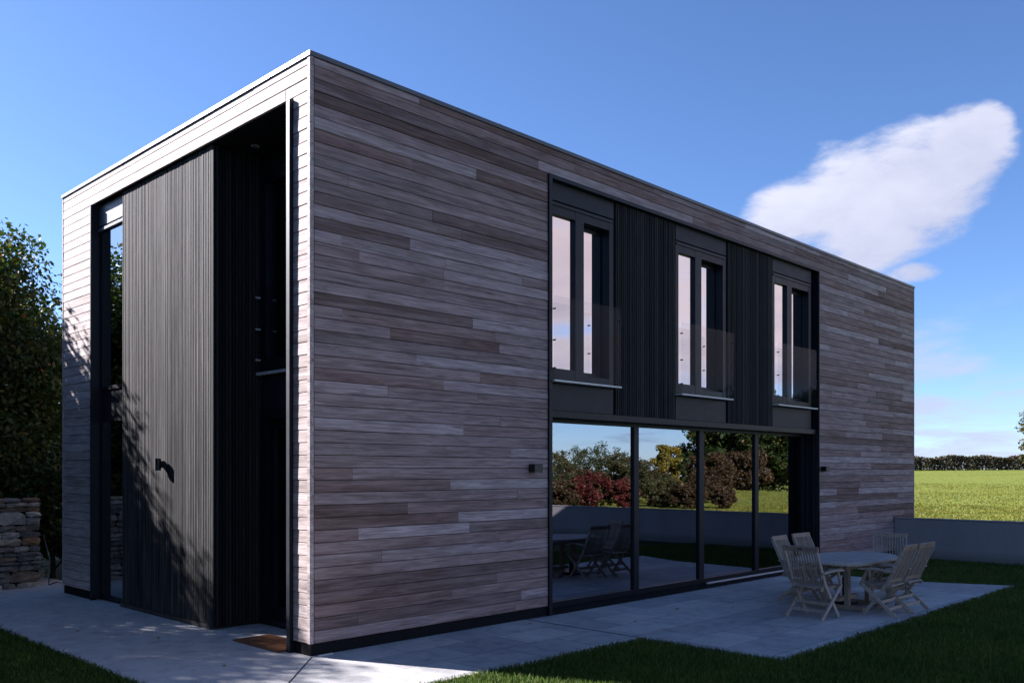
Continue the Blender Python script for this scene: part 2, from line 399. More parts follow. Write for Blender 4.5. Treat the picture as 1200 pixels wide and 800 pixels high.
for bx in ((-.006,.036,-.006,.041),(L-.024,L+.004,-.006,.03),(-.006,.03,W_-.024,W_+.004)):   # corner battens
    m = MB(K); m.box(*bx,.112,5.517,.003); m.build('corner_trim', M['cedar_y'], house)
m = MB(K)                                            # dark wall core behind the boards
t = .024
m.box(t,O0,t,.24,.02,5.45).box(O1,L-.03,t,.24,.02,5.45).box(O0,O1,t,.24,HEAD+.012,5.45)
m.box(t,.22,G0,W_-.03,.02,5.45).box(t,.22,.24,.283,.02,5.45).box(t,.22,.283,G0,HEAD+.012,5.45)
m.box(.24,.8,.24,.30,.02,5.3)
m.box(L-.25,L-.03,.24,W_-.03,.02,5.45)
m.box(.22,L-.25,W_-.25,W_-.03,.02,5.45)
m.build('wall', M['membrane'], house)
m = MB(K)
m.box(L-.025,L,.03,W_-.025,.112,5.517).box(.03,L-.026,W_-.026,W_,.112,5.517)
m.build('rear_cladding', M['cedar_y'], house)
m = MB(K)
for bx in ((.012,O0-.01,.012,.05),(O1+.01,L-.02,.012,.05),(.013,.05,.05,.26),(.012,.05,G0,W_-.02)):
    m = MB(K); m.box(*bx,-.02,.108); m.build('plinth', M['plinth'], house)
m = MB(K)
m.box(.05,L-.05,.05,W_-.05,5.30,5.50)
roof = m.build('roof', M['roof'], house)
m = MB(K)
m.box(-.016,L+.014,-.016,.12,5.519,TOP).box(-.016,.12,.12,W_+.014,5.519,TOP).box(L-.12,L+.014,.12,W_+.014,5.519,TOP).box(.12,L-.12,W_-.12,W_+.014,5.519,TOP)
for k in range(1,6): m.box(k*2.45-.02,k*2.45+.02,-.0175,.1215,5.516,TOP+.0015)
for k in range(1,3): m.box(-.0175,.1215,k*2.1-.02,k*2.1+.02,5.516,TOP+.0015)
m.build('coping', M['steel'], roof)
m = MB(K)
m.box(.76,L-.25,.24,W_-.25,.005,.02).box(.24,.76,2.2,W_-.25,.005,.02)
m.build('inner_floor', M['floor'], house)
m = MB(K)
m.box(.82,L-.25,.32,W_-.25,2.42,2.72).box(.26,.82,2.15,W_-.25,2.42,2.72)
m.box(3.0,3.1,.30,W_-.26,.02,2.42).box(3.0,3.1,.34,W_-.26,2.72,5.30).box(3.1,L-.26,W_-.32,W_-.26,.02,2.42).box(5.3,5.4,.34,W_-.33,2.72,5.3).box(8.0,8.1,.34,W_-.33,2.72,5.3)
m.build('inner_wall', M['inner'], house)

# --- opening surround on the long side
m = MB(K)
m.box(O0-.004,O0+.05,-.028,.30,0.0,HEAD-.004).box(O1-.03,O1+.003,-.028,.30,0.0,HEAD-.004).box(O0+.05,O1-.03,-.028,.30,HEAD-.050,HEAD-.004)
m.build('opening_surround', M['frame'], house)

def ribs(mb, a0, a1, z0, z1, axis, face, sgn=1, wmin=.034, wmax=.046):
    """irregular vertical battens; axis 0: along x, faces -y; axis 1: along y, faces -x; axis 2: along x, faces -y at given face"""
    x = a0
    while x < a1-.012:
        w = random.uniform(wmin, wmax)
        if x+w > a1: w = a1-x
        d = random.uniform(0,.004)
        g = random.uniform(.009,.013)
        if axis == 1: mb.box(face+d, face+.045, x, x+w-g, z0+random.uniform(0,.004), z1, .002)
        else:         mb.box(x, x+w-g, face+d, face+.045, z0+random.uniform(0,.004), z1, .002)
        x += w

WIN = [(3.325,4.585),(5.995,7.335),(8.765,10.13)]
Y1 = .055                                            # plane of the upper storey infill
def ribbed(a0,a1):
    m = MB(K); ribs(m, a0+.012, a1-.012, 2.425, HEAD-.052, 0, Y1-.02)
    m.box(a0+.004, a1-.004, Y1+.026, Y1+.09, 2.425, HEAD-.052)
    m.build('ribbed_panel', M['char'], house)
ribbed(4.60,5.98); ribbed(7.35,8.75)

def french_window(u0, u1, right_edge):
    a = u0; wz0, wz1 = 2.795, 4.93
    pl = a+.075; pr = a+.505; ml = pr; mr = a+.665; ro = u1-.085     # fixed pane, mullion, opening leaf recess
    y0, y1 = Y1, Y1+.28
    m = MB(K)                                        # frame
    m.box(a,pl,y0,y1,wz0,wz1).box(ro,u1,y0,y1,wz0,wz1).box(ml,mr,y0,y1,wz0+.001,wz1-.001)
    m.box(pl,ml,y0+.002,y1,4.78,wz1-.002).box(pl,ml,y0+.002,y1,wz0+.002,2.935)
    m.box(mr,ro,y0+.002,y1,4.785,wz1-.002).box(mr,ro,y0+.002,y1,wz0+.002,2.88)
    m.box(a+.02,u1-.02,y0-.012,y0,4.885,4.915)
    w = m.build('window', M['frame'], house)
    m = MB(K); m.box(pl,ml,y0+.045,y0+.051,2.935,4.78); m.build('pane', M['glass_up'], w)
    m = MB(K); s0, s1, yy = mr+.004, ro-.004, y0+.133
    m.box(s0,s0+.02,yy,yy+.06,2.90,4.78).box(s1-.02,s1,yy,yy+.06,2.90,4.78).box(s0+.02,s1-.02,yy,yy+.06,2.90,2.945).box(s0+.02,s1-.02,yy,yy+.06,4.73,4.78)
    m.build('sash', M['frame'], w)
    m = MB(K); m.box(s0+.02,s1-.02,yy+.012,yy+.018,2.945,4.73); m.build('pane', M['glass_up'], w)
    m = MB(K); m.box(a-.01,u1+.02,-.065,y0,2.764,2.784); m.build('sill', M['silver'], w)
    m = MB(K); m.box(a,u1,y0-.004,y0+.08,4.945,HEAD-.052); m.build('header_panel', M['panel'], house)
    m = MB(K); m.box(a,u1-.01,y0-.004,y0+.08,2.43,2.750); m.build('spandrel_panel', M['panel'], house)
    # frameless glass balustrade standing off the facade
    m = MB(K); m.box(a-.012,right_edge,-.062,-.048,2.80,3.775); b = m.build('glass_balustrade', M['glass_clear'], house)
    for xx in (a-.004, right_edge-.03):
        for z in (2.92,3.25,3.62):
            m = MB(K); m.tube([(xx,-.068,z),(xx,-.03,z)], .009, 10); m.build('bolt', M['frame'], b)
for (u0,u1),re in zip(WIN,(4.60,7.38,10.11)): french_window(u0,u1,re)
m = MB(K); m.box(10.135,O1-.03,Y1+.06,Y1+.12,2.43,HEAD-.052); m.build('jamb_panel', M['soffit'], house)
m = MB(K)                                            # room linings behind the french windows (reveals)
for (u0,u1) in WIN: m.box(u0-.12,u0-.02,Y1+.1,.5,2.72,5.2).box(u1+.02,u1+.06,Y1+.1,.5,2.72,5.2)
m.box(O0+.06,O1-.04,.1,.3,2.34,2.42)
m.build('lining', M['inner'], house)

# --- sliding glazing, ground floor
YG = .25
sl = MB(K)
sl.box(O0+.05,3.40,YG-.03,YG+.10,.02,2.42)
for a,b in ((5.25,5.385),(6.865,7.02),(8.51,8.65)): sl.box(a+.02,b-.01,YG-.02,YG+.10,.10,2.30)
sl.box(O0+.05,O1-.03,YG-.03,YG+.10,2.30,2.344).box(O0+.05,O1-.03,.02,YG+.02,2.345,2.422)
sl.box(O0+.05,O1-.03,YG-.03,YG+.10,.03,.10)
sl.box(O1-.075,O1-.031,YG-.03,YG+.10,.10,2.30)
slide = sl.build('sliding_glazing', M['frame'], house)
for a,b in ((3.40,5.27),(5.375,6.885),(7.01,8.53),(8.64,O1-.075)):
    m = MB(K); m.box(a,b,YG+.012,YG+.018,.10,2.30)
    tw = random.uniform(-.0035,.0035); m.v = [(vx, vy+(tw if vx > (a+b)/2*K else -tw), vz) for vx,vy,vz in m.v]; m.build('pane', M['glass_low'], slide)
m = MB(K); m.box(O0+.05,O1-.03,-.005,YG-.03,.0,.028); m.build('threshold', M['plinth'], slide)
m = MB(K); m.box(6.95,O1-.06,.13,.155,.028,.052); m.build('track', M['silver'], slide)
m = MB(K); ribs(m, .0, .22, .03, 2.34, 1, 0, wmin=.03, wmax=.05)   # ribbed reveal at the far jamb
for i,v in enumerate(m.v): m.v[i] = ((O1-.034)*K - v[0]*.5, v[1], v[2])
m.f = [f[::-1] for f in m.f]
m.build('reveal_boards', M['char'], house)

# --- gable: tall window, ribbed panel, alcove with the door
XG = .100
def gable_window(v0, v1, z0, z1, rec, name, gl, header=None):
    m = MB(K)
    m.box(XG,XG+.25,v1-.03,v1,z0,z1).box(XG,XG+.25,v0,v0+.035,z0,z1).box(XG+.001,XG+.25,v0+.035,v1-.03,z1-.05,z1-.001).box(XG+.001,XG+.25,v0+.035,v1-.03,z0+.001,z0+.05)
    w = m.build(name, M['frame'], house)
    m = MB(K); a,b = v0+.036, v1-.032; x = XG+.004
    m.box(x,x+.04,b-.03,b,z0+.051,z1-.051).box(x,x+.04,a,a+.02,z0+.051,z1-.051); m.build('sash', M['frame'], w)
    m = MB(K); m.box(x+.006,x+.012,a+.02,b-.03,z0+.051,z1-.051); m.build('pane', M[gl], w)
    return w
w = gable_window(4.315,G0-.002,2.765,4.93,.07,'window','glass_gable')
m = MB(K); m.box(XG-.03,XG+.001,4.315,G0-.004,4.86,4.90,.003); m.build('drip_bar', M['steel'], w)
gable_window(4.315,G0-.002,.03,2.40,.07,'window','glass_gable')
m = MB(K); m.box(XG-.01,XG+.2,4.315,G0-.003,4.935,HEAD); m.build('header_panel', M['steel'], house)
m = MB(K); m.box(XG+.02,XG+.2,4.315,G0-.003,2.405,2.76); m.build('spandrel_panel', M['frame'], house)
m = MB(K); m.box(.0,XG+.25,G0-.001,G0+.004,.02,HEAD).box(-.02,.0,G0-.004,G0+.02,.0,HEAD); m.build('jamb_trim', M['frame'], house)
V0, V1 = 1.935, 4.30
m = MB(K); ribs(m, V0+.03, V1, .05, HEAD-.002, 1, .045, wmin=.032, wmax=.044)
m.box(.090,.22,V0+.05,V1+.01,.05,HEAD).box(.03,.2,V0+.05,4.32,0,.048)
rp = m.build('ribbed_panel', M['char_sunlit'], house, 'tall charred batten panel on the end wall, sunlit above and in tree shadow below')
m = MB(K); ribs(m, .048, .62, .03, HEAD-.002, 0, V0)
m.box(.12,.72,V0+.047,V0+.2,.0,HEAD)
m.build('ribbed_panel', M['char'], house, 'batten wall on the shaded side of the entrance alcove')
m = MB(K); m.box(.03,.80,.285,V1,HEAD+.004,HEAD+.05); m.build('alcove_soffit', M['soffit'], house)
XA = .60
m = MB(K)                                            # entrance door with frame
m.box(XA,XA+.14,1.81,V0-.004,.02,2.38).box(XA,XA+.14,.45,.58,.02,2.38).box(XA+.001,XA+.14,.58,1.81,2.27,2.379).box(XA+.001,XA+.14,.58,1.81,.02,.075)
dr = m.build('door', M['frame'], house)
m = MB(K); m.box(XA+.05,XA+.10,1.70,1.80,.08,2.265).box(XA+.05,XA+.10,.59,.70,.08,2.265).box(XA+.051,XA+.10,.70,1.70,.08,.21).box(XA+.051,XA+.10,.70,1.70,2.17,2.265); m.build('door_leaf', M['frame'], dr)
m = MB(K); m.box(XA+.07,XA+.076,.70,1.70,.21,2.17); m.build('pane', M['glass_door'], dr)
m = MB(K)
ny=40
for i in range(ny):
    y0 = .62+i*1.0/ny; m.box(XA+.155+.012*math.sin(i*1.7), XA+.165+.012*math.sin(i*1.7), y0, y0+1.0/ny, .06, 2.3)
m.build('curtain', M['curtain'], dr)
m = MB(K); m.box(XA+.01,XA+.13,.45,V0-.006,2.385,2.76); m.build('spandrel_panel', M['panel'], house)
m = MB(K)
m.box(XA,XA+.14,1.80,V0-.005,2.80,5.02).box(XA,XA+.14,.45,.58,2.80,5.02).box(XA+.001,XA+.14,.58,1.80,2.80,2.93).box(XA+.001,XA+.14,.58,1.80,4.88,5.02)
aw = m.build('window', M['frame'], house)
m = MB(K); m.box(XA+.04,XA+.046,.58,1.80,2.93,4.88); m.build('pane', M['glass_door'], aw)
m = MB(K); m.box(XA-.05,XA,.45,V0-.01,2.765,2.795); m.build('sill', M['silver'], aw)
m = MB(K)
for i in range(10): m.box(XA+.155+.012*math.sin(i*2.1), XA+.165+.012*math.sin(i*2.1), 1.34+i*.03, 1.37+i*.03, 2.8, 4.95)
m.build('curtain', M['curtain'], aw)
m = MB(K); m.box(XA,XA+.14,.45,V0-.006,5.02,HEAD+.003).box(XA,XA+.2,.285,.45,.0,HEAD+.003); m.build('lining', M['soffit'], house)
m = MB(K); m.box(XA-.07,XA-.058,.46,1.90,2.80,3.72); b = m.build('glass_balustrade', M['glass_clear'], house)
for z in (2.93,3.27,3.62):
    m = MB(K); m.tube([(XA-.085,1.87,z),(XA-.03,1.87,z)], .011, 10); m.build('bolt', M['silver'], b)
for (dx,dy) in ((.40,1.68),(.40,.95)):
    m = MB(K); c = [(dx+.045*math.cos(a*math.pi/10), dy+.045*math.sin(a*math.pi/10)) for a in range(20)]
    m.prism(c, HEAD-.004, HEAD+.006); dl = m.build('downlight', M['white'], house)
    m = MB(K); c = [(dx+.030*math.cos(a*math.pi/10), dy+.030*math.sin(a*math.pi/10)) for a in range(20)]
    m.prism(c, HEAD-.007, HEAD-.0045); m.build('lens', M['steel'], dl)
m = MB(K); m.box(-.038,.30,.284,.345,.0,HEAD-.02,.002); m.build('edge_post', M['frame'], house, 'slim dark steel post at the edge of the entrance alcove')
m = MB(K); m.box(-.041,-.038,.288,.341,.25,HEAD-.02); m.build('post_face', M['panel'], house)

# --- wall lamps
def wall_box(u0,u1,z0,z1,label):
    m = MB(K); m.box(u0,u1,-.108,-.012,z0,z1,.004); o = m.build('wall_lamp', M['lampm'])
    tag(o, label, 'wall lamp', 'black box lamps on the cedar wall')
    m = MB(K); m.box(u0+.02,u1-.02,-.012,-.003,z0+.012,z1-.012); m.build('back_plate', M['frame'], o)
    m = MB(K); m.box(u0+.02,u1-.02,-.09,-.03,z0-.003,z0-.0005); m.build('diffuser', M['white'], o)
wall_box(2.92,3.06,1.69,1.785,'small black box lamp on the cedar boards left of the sliding doors')
wall_box(10.38,10.50,1.695,1.785,'small black box lamp on the cedar boards between sliding doors and far corner')
m = MB(K); vy, vz = 3.12, 1.78
m.tube([(-.028,vy,vz-.07),(-.028,vy,vz+.07)], .032, 20); o = m.build('cylinder_lamp', M['lampm'])
tag(o, 'black cylinder wall lamp on the dark batten panel of the end wall', 'wall lamp')
m = MB(K); m.box(.0,.05,vy-.022,vy+.022,vz-.04,vz+.04); m.build('back_plate', M['frame'], o)
m = MB(K); m.tube([(-.028,vy,vz-.073),(-.028,vy,vz-.0705)], .026, 20); m.build('diffuser', M['white'], o)

# ------------------------------------------------------------------ ground, paving, lawn
def terrain_h(x, y):
    x = np.asarray(x, float); y = np.asarray(y, float)
    s = np.clip((x-16.35)/110, 0, 1)
    h = .42 + 1.80*s**1.05 + .05*np.sin(x*.21+y*.13)*np.clip((x-18)/10,0,1)
    q = np.clip((-1-y)/14,0,1); q = q*q*(3-2*q)
    dip = .42 + .03*np.sin(x*.25+y*.2) - 4.2*np.clip((x+.25*y-52)/70,0,1)**1.3
    h = h*(1-q) + dip*q
    far = np.clip((x-130)/300,0,1)
    h = h - far*3
    return np.where(x < 16.32, -.03, h)
def grid_mesh(name, xs, ys, hf, m):
    X, Y = np.meshgrid(xs, ys, indexing='ij'); Z = hf(X, Y)
    v = np.stack([X,Y,Z],-1).reshape(-1,3); ny = len(ys)
    i, j = np.meshgrid(np.arange(len(xs)-1), np.arange(ny-1), indexing='ij')
    a = (i*ny+j).ravel(); f = np.stack([a, a+ny, a+ny+1, a+1], 1)
    me = bpy.data.meshes.new(name); me.from_pydata(v.tolist(), [], f.tolist()); me.update()
    me.polygons.foreach_set('use_smooth',[True]*len(me.polygons))
    me.materials.append(m); o = bpy.data.objects.new(name, me); COL.objects.link(o); return o
ys = np.concatenate([[-900,-500,-300,-200],np.arange(-140,141,4.0),[200,300,500,900]])
g = grid_mesh('ground', np.array([-900,-400,-200,-100,-50,-20,-10,0,5,10,15,16.30]), ys, lambda x,y: np.full_like(x,-.03), M['lawn'])
tag(g, 'flat ground around the house', kind='structure')
xs = np.concatenate([[16.33],np.arange(17,60,1.5),np.arange(60,150,4),[170,220,300,500,900]])
g = grid_mesh('meadow_ground', xs, ys, terrain_h, M['field'])
tag(g, 'sunlit green meadow rising gently behind the garden wall', kind='structure')

PX0 = -1.53
P = [(x*K,y*K) for x,y in [(PX0,-9),(-.12,-9),(-.12,-1.575),(2.86,-1.635),(2.91,-3.17),(10.16,-3.13),(9.72,-2.0),(9.6,.0),(9.6,.2),(.7,.2),(.7,W_),(0.5,W_+.3),(0.5,8.5),(-6,8.5),(-6,7.0),(PX0,7.0)]]
m = MB(); m.prism(P, -.06, 0.0); pv = m.build('paving', M['paving']); tag(pv, 'pale grey stone paving around the house', kind='structure')
m = MB(K); m.bar((-.003,-.03,.0022),(-1.5,-1.60,.0022),.008,.004)
m.bar((2.88,-1.64,.0022),(2.88,.0,.0022),.005,.004); m.bar((2.9,-.02,.0022),(9.6,-.05,.0022),.004,.004)
tag(m.build('paving_joint', M['joint']), 'thin dark joint lines in the paving', kind='structure')
m = MB(K); m.box(.06,.22,-.05,-.03,0,.012); 
tag(m.build('metal_strip', M['silver']), 'short bright metal strip lying at the foot of the house corner', 'metal strip')

# grass blades
CAM = np.array([-4.599*K, -7.072*K, 1.705*K])
def blades(name, pts, h0, h1, w0, w1, m, lean=.5, zf=None):
    n = len(pts); a = rng.uniform(0,2*np.pi,n); h = rng.uniform(h0,h1,n); w = rng.uniform(w0,w1,n)
    la = rng.uniform(0,2*np.pi,n); lm = rng.uniform(0,lean,n)*h
    z = np.zeros(n)-.03 if zf is None else zf(pts[:,0],pts[:,1])-.01
    base = np.stack([pts[:,0],pts[:,1],z],1)
    d = np.stack([np.cos(a)*w/2, np.sin(a)*w/2, np.zeros(n)],1)
    tip = base + np.stack([np.cos(la)*lm, np.sin(la)*lm, h],1)
    mid = base + np.stack([np.cos(la)*lm*.3, np.sin(la)*lm*.3, h*.55],1)
    v = np.stack([base-d, base+d, mid+d*.8, tip, mid-d*.8],1).reshape(-1,3)
    return np_mesh(name, v, 5, m)
def inside(poly, x, y):
    r = np.zeros(len(x), bool); n = len(poly); j = n-1
    for i in range(n):
        xi,yi = poly[i]; xj,yj = poly[j]
        c = ((yi>y)!=(yj>y)) & (x < (xj-xi)*(y-yi)/(yj-yi+1e-12)+xi); r ^= c; j = i
    return r
def scatter(x0,x1,y0,y1,dens):
    n = int((x1-x0)*(y1-y0)*dens); return np.stack([rng.uniform(x0,x1,n), rng.uniform(y0,y1,n)],1)
Pa = P
def lawn_pts():
    out = []
    for (x0,x1,y0,y1) in ((-4.5,PX0*K+.03,-2.2,8.0),(-.17,16.2,-9.0,0.25)):
        p = scatter(x0,x1,y0,y1,5200)
        d = np.hypot(p[:,0]-CAM[0], p[:,1]-CAM[1])
        keep = rng.uniform(0,1,len(p)) < np.clip((6.0/d)**1.5, .05, 1)
        p = p[keep]
        q = p + rng.normal(0,.012,p.shape)
        ok = ~inside(Pa, q[:,0], q[:,1])
        dx, dy = p[:,0]-CAM[0], p[:,1]-CAM[1]
        zc = dx*.716+dy*.698; xc = dx*.698-dy*.716
        ok &= (zc > 2.5) & (np.abs(xc) < zc*.66+1)
        out.append(p[ok])
    return np.concatenate(out)
lp = lawn_pts()
dd = np.hypot(lp[:,0]-CAM[0], lp[:,1]-CAM[1])
tag(blades('grass', lp, .035,.075,.006,.014,M['blade'],.7), 'short mown lawn grass beside the paving', kind='stuff')
ep = []
for q0, q1 in (((PX0,-3),(PX0,6.9)),((-.12,-1.575),(2.86,-1.635)),((2.86,-1.635),(2.91,-3.17)),((2.91,-3.17),(10.16,-3.13)),((10.16,-3.13),(9.72,-2.0)),((-.12,-4),(-.12,-1.575))):
    q0, q1 = np.array(q0)*K, np.array(q1)*K; ln = np.hypot(*(q1-q0)); n_ = int(ln*260); t_ = rng.uniform(0,1,n_)
    t_ = t_[rng.uniform(0,1,n_) < .35+.65*(np.sin(t_*ln*5)*np.sin(t_*ln*2.3+1)>-.2)]
    e_ = q0+(q1-q0)*t_[:,None]; nn = np.array([-(q1-q0)[1],(q1-q0)[0]])/ln
    pp = e_+nn*rng.normal(0,.014,len(t_))[:,None]; ep.append(pp)
ep = np.concatenate(ep)
tag(blades('edge_grass', ep, .04,.075,.004,.008,M['blade'],1.0), 'longer ragged grass along the paving edges', kind='stuff')
fp = []
for (x0,x1,y0,y1,de) in ((17.5,32,-30,8,520),(32,60,-60,24,90),(60,122,-70,40,9)):
    fp.append(scatter(x0,x1,y0,y1,de))
fp = np.concatenate(fp)
cl = np.sin(fp[:,0]*1.3+np.sin(fp[:,1]*.9)*2)*np.sin(fp[:,1]*1.1+np.sin(fp[:,0]*.7)*2)
fp = fp[rng.uniform(-1,1.2,len(fp)) < cl+.45]
fd = np.clip(fp[:,0]/40,.6,2.5)
tag(blades('meadow_grass', fp, .03,.085,.014,.036,M['fblade'],1.4,terrain_h), 'rough tussocky grass on the sunlit meadow', kind='stuff')

# ------------------------------------------------------------------ rendered garden wall, stone wall
m = MB(K)
m.box(13.667,13.85,-22,-.003,-.05,.752,.006)
for i in range(1,6): m.box(13.664,13.667,-22,-22+.001,.0,.1)
gw = m.build('garden_wall', M['render']); tag(gw, 'low grey rendered garden wall running out from the far end of the house', 'wall')
m = MB(K); m.box(13.655,13.862,-22,-.004,.753,.772,.004); m.build('coping', M['render'], gw)

def stone_wall():
    m = MB(); y0, y1 = 8.46, 8.9; x_end, x_start = 0.02, -9.0; z = -.02
    def stone(xa, xb, za, zb):
        # a rough rounded block
        nx, nz = 4, 3; vs = []; fs = []
        cx, cz = (xa+xb)/2, (za+zb)/2; depth = random.uniform(0,.045)
        hx, hz = (xb-xa)/2-.003, (zb-za)/2-.003; sk = random.uniform(-.10,.10)
        jit = [[(random.uniform(-.3,.3)*min(hx,.12)*.7, random.uniform(-.3,.3)*hz*.7, random.uniform(-.024,.024)) for _ in range(nz+1)] for _ in range(nx+1)]
        for layer in (0,1):
            for i in range(nx+1):
                for j in range(nz+1):
                    u, v = 2*i/nx-1, 2*j/nz-1
                    e = max(abs(u),abs(v)); k = 1-random.uniform(.04,.22)*(abs(u)**3*abs(v)**3)
                    px = cx+hx*u*k+jit[i][j][0]*(.6 if e==1 else 1); pz = cz+hz*v*k+jit[i][j][1]*(.6 if e==1 else 1)
                    if layer == 0: vs.append((px, y0+depth+.03*e**4+jit[i][j][2], pz+sk*(px-cx)*.5))
                    else: vs.append((px, y0+.2, pz+sk*(px-cx)*.5))
        q = lambda l,i,j: l*(nx+1)*(nz+1)+i*(nz+1)+j
        for i in range(nx):
            for j in range(nz): fs.append((q(0,i,j),q(0,i+1,j),q(0,i+1,j+1),q(0,i,j+1)))
        for i in range(nx):
            fs.append((q(0,i,0),q(1,i,0),q(1,i+1,0),q(0,i+1,0))); fs.append((q(0,i,nz),q(0,i+1,nz),q(1,i+1,nz),q(1,i,nz)))
        for j in range(nz):
            fs.append((q(0,0,j),q(0,0,j+1),q(1,0,j+1),q(1,0,j))); fs.append((q(0,nx,j),q(1,nx,j),q(1,nx,j+1),q(0,nx,j+1)))
        m.add(vs, fs)
    while z < 1.5:
        h = random.choice((.06,.08,.11,.14,.2,.23)); h = min(h, 1.56-z)
        x = x_end
        while x > x_start:
            w = random.uniform(.12,.42) if h < .13 else random.uniform(.2,.62)
            if h > .12 and random.random() < .35:
                k = random.uniform(.35,.65); stone(x-w, x, z, z+h*k); stone(x-w, x, z+h*k, z+h)
            else: stone(x-w, x, z, z+h)
            x -= w
        z += h
    o = m.build('stone_wall', M['stone']); tag(o, 'rough dry stone wall of mixed grey and brown stones beside the end of the house', 'wall')
    m = MB(); m.box(x_start,x_end-.02,y0+.09,y1,-.02,1.545); m.build('wall_core', M['plinth'], o)
stone_wall()
m = MB(K); m.tube([(.16,7.25,.0),(.20,7.32,.35),(.13,7.38,.75)], .008, 6); m.tube([(.16,7.25,.0),(.26,7.2,.04),(.34,7.28,.02)], .008, 6)
tag(m.build('hose', M['lampm']), 'thin dark hose hanging in the gap beside the stone wall', 'hose')

# doormat
m = MB(K); m.box(-.118,.31,.36,1.22,.002,.016,.004)
dm = m.build('doormat', M['coir']); tag(dm, 'reddish brown coir doormat on the paving by the entrance alcove', 'doormat')

# ------------------------------------------------------------------ table and chairs
def make_chair():
    root = empty('folding_chair')
    w = .27                                            # half width of the stiles
    yb, yf = -.25, .24                                 # x is across, +y is the way the sitter faces
    A = Vector((0,-.335,.965)); B = Vector((0,-.10,.42)); Cc = Vector((0,.20,0))
    m = MB()
    for s in (-1,1): m.bar((s*(w-.02),A.y,A.z-.03),(s*(w-.02),-.115,.455),.022,.045,(0,1,0))
    m.bar((-w-.005,A.y-.004,A.z),(w+.005,A.y-.004,A.z),.026,.07,(0,-.3,1))
    m.bar((-w+.03,-.130,.492),(w-.03,-.130,.492),.022,.05,(0,-.3,1))
    for i in range(11):
        x = -.20+i*.40/10
        bow = .012*math.cos(i/10*math.pi*2)
        pa = Vector((x,-.140,.51)); pb = Vector((x,A.y+.008,A.z-.03)); pm = (pa+pb)/2+Vector((0,-.012,-.005))
        m.bar(pa,pm,.017,.010,(0,1,0)); m.bar(pm,pb,.017,.010,(0,1,0))
    br = m.build('backrest', M['teak'], root)
    m = MB(); m.box(-.035,.035,A.y-.0185,A.y-.0172,A.z-.012,A.z+.012); m.build('plaque', M['lampm'], br)
    m = MB()
    for i in range(9):
        y = -.16+i*.40/8; m.bar((-.235,y,.432-.012*math.sin(i/8*math.pi)),(.235,y,.432-.012*math.sin(i/8*math.pi)),.042,.016)
    for s in (-1,1): m.bar((s*.215,-.19,.405),(s*.215,.255,.425),.022,.045)
    m.bar((-.235,.262,.425),(.235,.262,.425),.022,.05)
    m.build('seat', M['teak'], root)
    for s in (-1,1):
        m = MB(); m.bar((s*(w-.02),-.115,.455),(s*(w-.02),.215,0.0),.022,.045,(0,1,0)); m.build('leg', M['teak'], root)
        m = MB(); m.bar((s*(w+.006),.235,.44),(s*(w+.006),-.255,0.0),.022,.045,(0,1,0)); m.build('leg', M['teak'], root)
        m = MB(); m.bar((s*(w+.008),-.225,.635),(s*(w+.008),.06,.66),.055,.022); m.bar((s*(w+.008),.055,.66),(s*(w+.008),.27,.648),.055,.022)
        m.bar((s*(w+.008),.14,.645),(s*(w+.008),.235,.43),.022,.04,(0,1,0)); m.build('armrest', M['teak'], root)
    m = MB()
    m.bar((-w,-.135,.105),(w,-.135,.105),.020,.04); m.bar((-w,-.04,.20),(w,-.04,.20),.020,.04)
    m.bar((-w+.03,.10,.165),(w-.03,.10,.165),.02,.035)
    m.build('stretcher', M['teak'], root)
    return root
chair = make_chair()
CH = [((6.43,-2.70), R(-90-6), 'teak folding chair at the near end of the table, its back square to the camera'),
      ((7.74,-1.84), R(180+4), 'teak folding chair nearest the sliding doors, at the table corner'),
      ((8.52,-1.80), R(180-3), 'teak folding chair on the glass side of the table, second from the near end'),
      ((9.22,-2.66), R(90+22), 'teak folding chair at the far end of the table facing back towards the camera'),
      ((7.33,-3.33), R(2), 'teak folding chair on the lawn side of the table, the nearer of that pair'),
      ((7.93,-3.35), R(-2), 'teak folding chair on the lawn side of the table, the one nearer the garden wall')]
for i, ((x,y),rz,lb) in enumerate(CH):
    o = chair if i == 0 else copy_tree(chair)
    o.location = (x,y,0); o.rotation_euler = (0,0,rz)
    tag(o, lb, 'chair', 'teak folding chairs around the garden table')

tb = tag(empty('garden_table',(7.72,-2.60,0)), 'weathered teak oval garden table on the patio ringed by six chairs', 'table')
def oval(a,b,r,n=10):
    pts=[]
    for cx,cy,t0 in ((a-r,b-r,0),(-a+r,b-r,90),(-a+r,-b+r,180),(a-r,-b+r,270)):
        for i in range(n+1):
            t=R(t0+90*i/n); pts.append((cx+r*math.cos(t)*1.0, cy+r*math.sin(t)))
    return pts
def yspan(a,b,x):     # superellipse outline
    u = min(1,abs(x)/a); return b*(1-u**2.15)**(1/2.15)
m = MB(); a_, b_ = 1.08,.60
nb = 11; wb = 2*b_/nb
for i in range(nb):                                   # boards along x clipped to the oval
    ya, yb = -b_+i*wb+.003, -b_+(i+1)*wb-.003
    xa = a_*(1-min(1,abs(ya)/b_)**2.15)**(1/2.15); xb = a_*(1-min(1,abs(yb)/b_)**2.15)**(1/2.15)
    ym = (ya+yb)/2; xm = a_*(1-min(1,abs(ym)/b_)**2.15)**(1/2.15)
    xa, xb = max(xa,.25), max(xb,.25)
    poly = [(-xa,ya),(xa,ya),(xm,ym),(xb,yb),(-xb,yb),(-xm,ym)]
    m.prism(poly, .712,.735)
m.build('table_top', M['teak_top'], tb)
m = MB(); m.prism([(x*.93,y*.93) for x,y in oval(a_,b_,.5)], .69,.711)
m.bar((-.75,-.32,.655),(.75,-.32,.655),.03,.07).bar((-.75,.32,.655),(.75,.32,.655),.03,.07)
m.build('apron', M['teak'], tb)
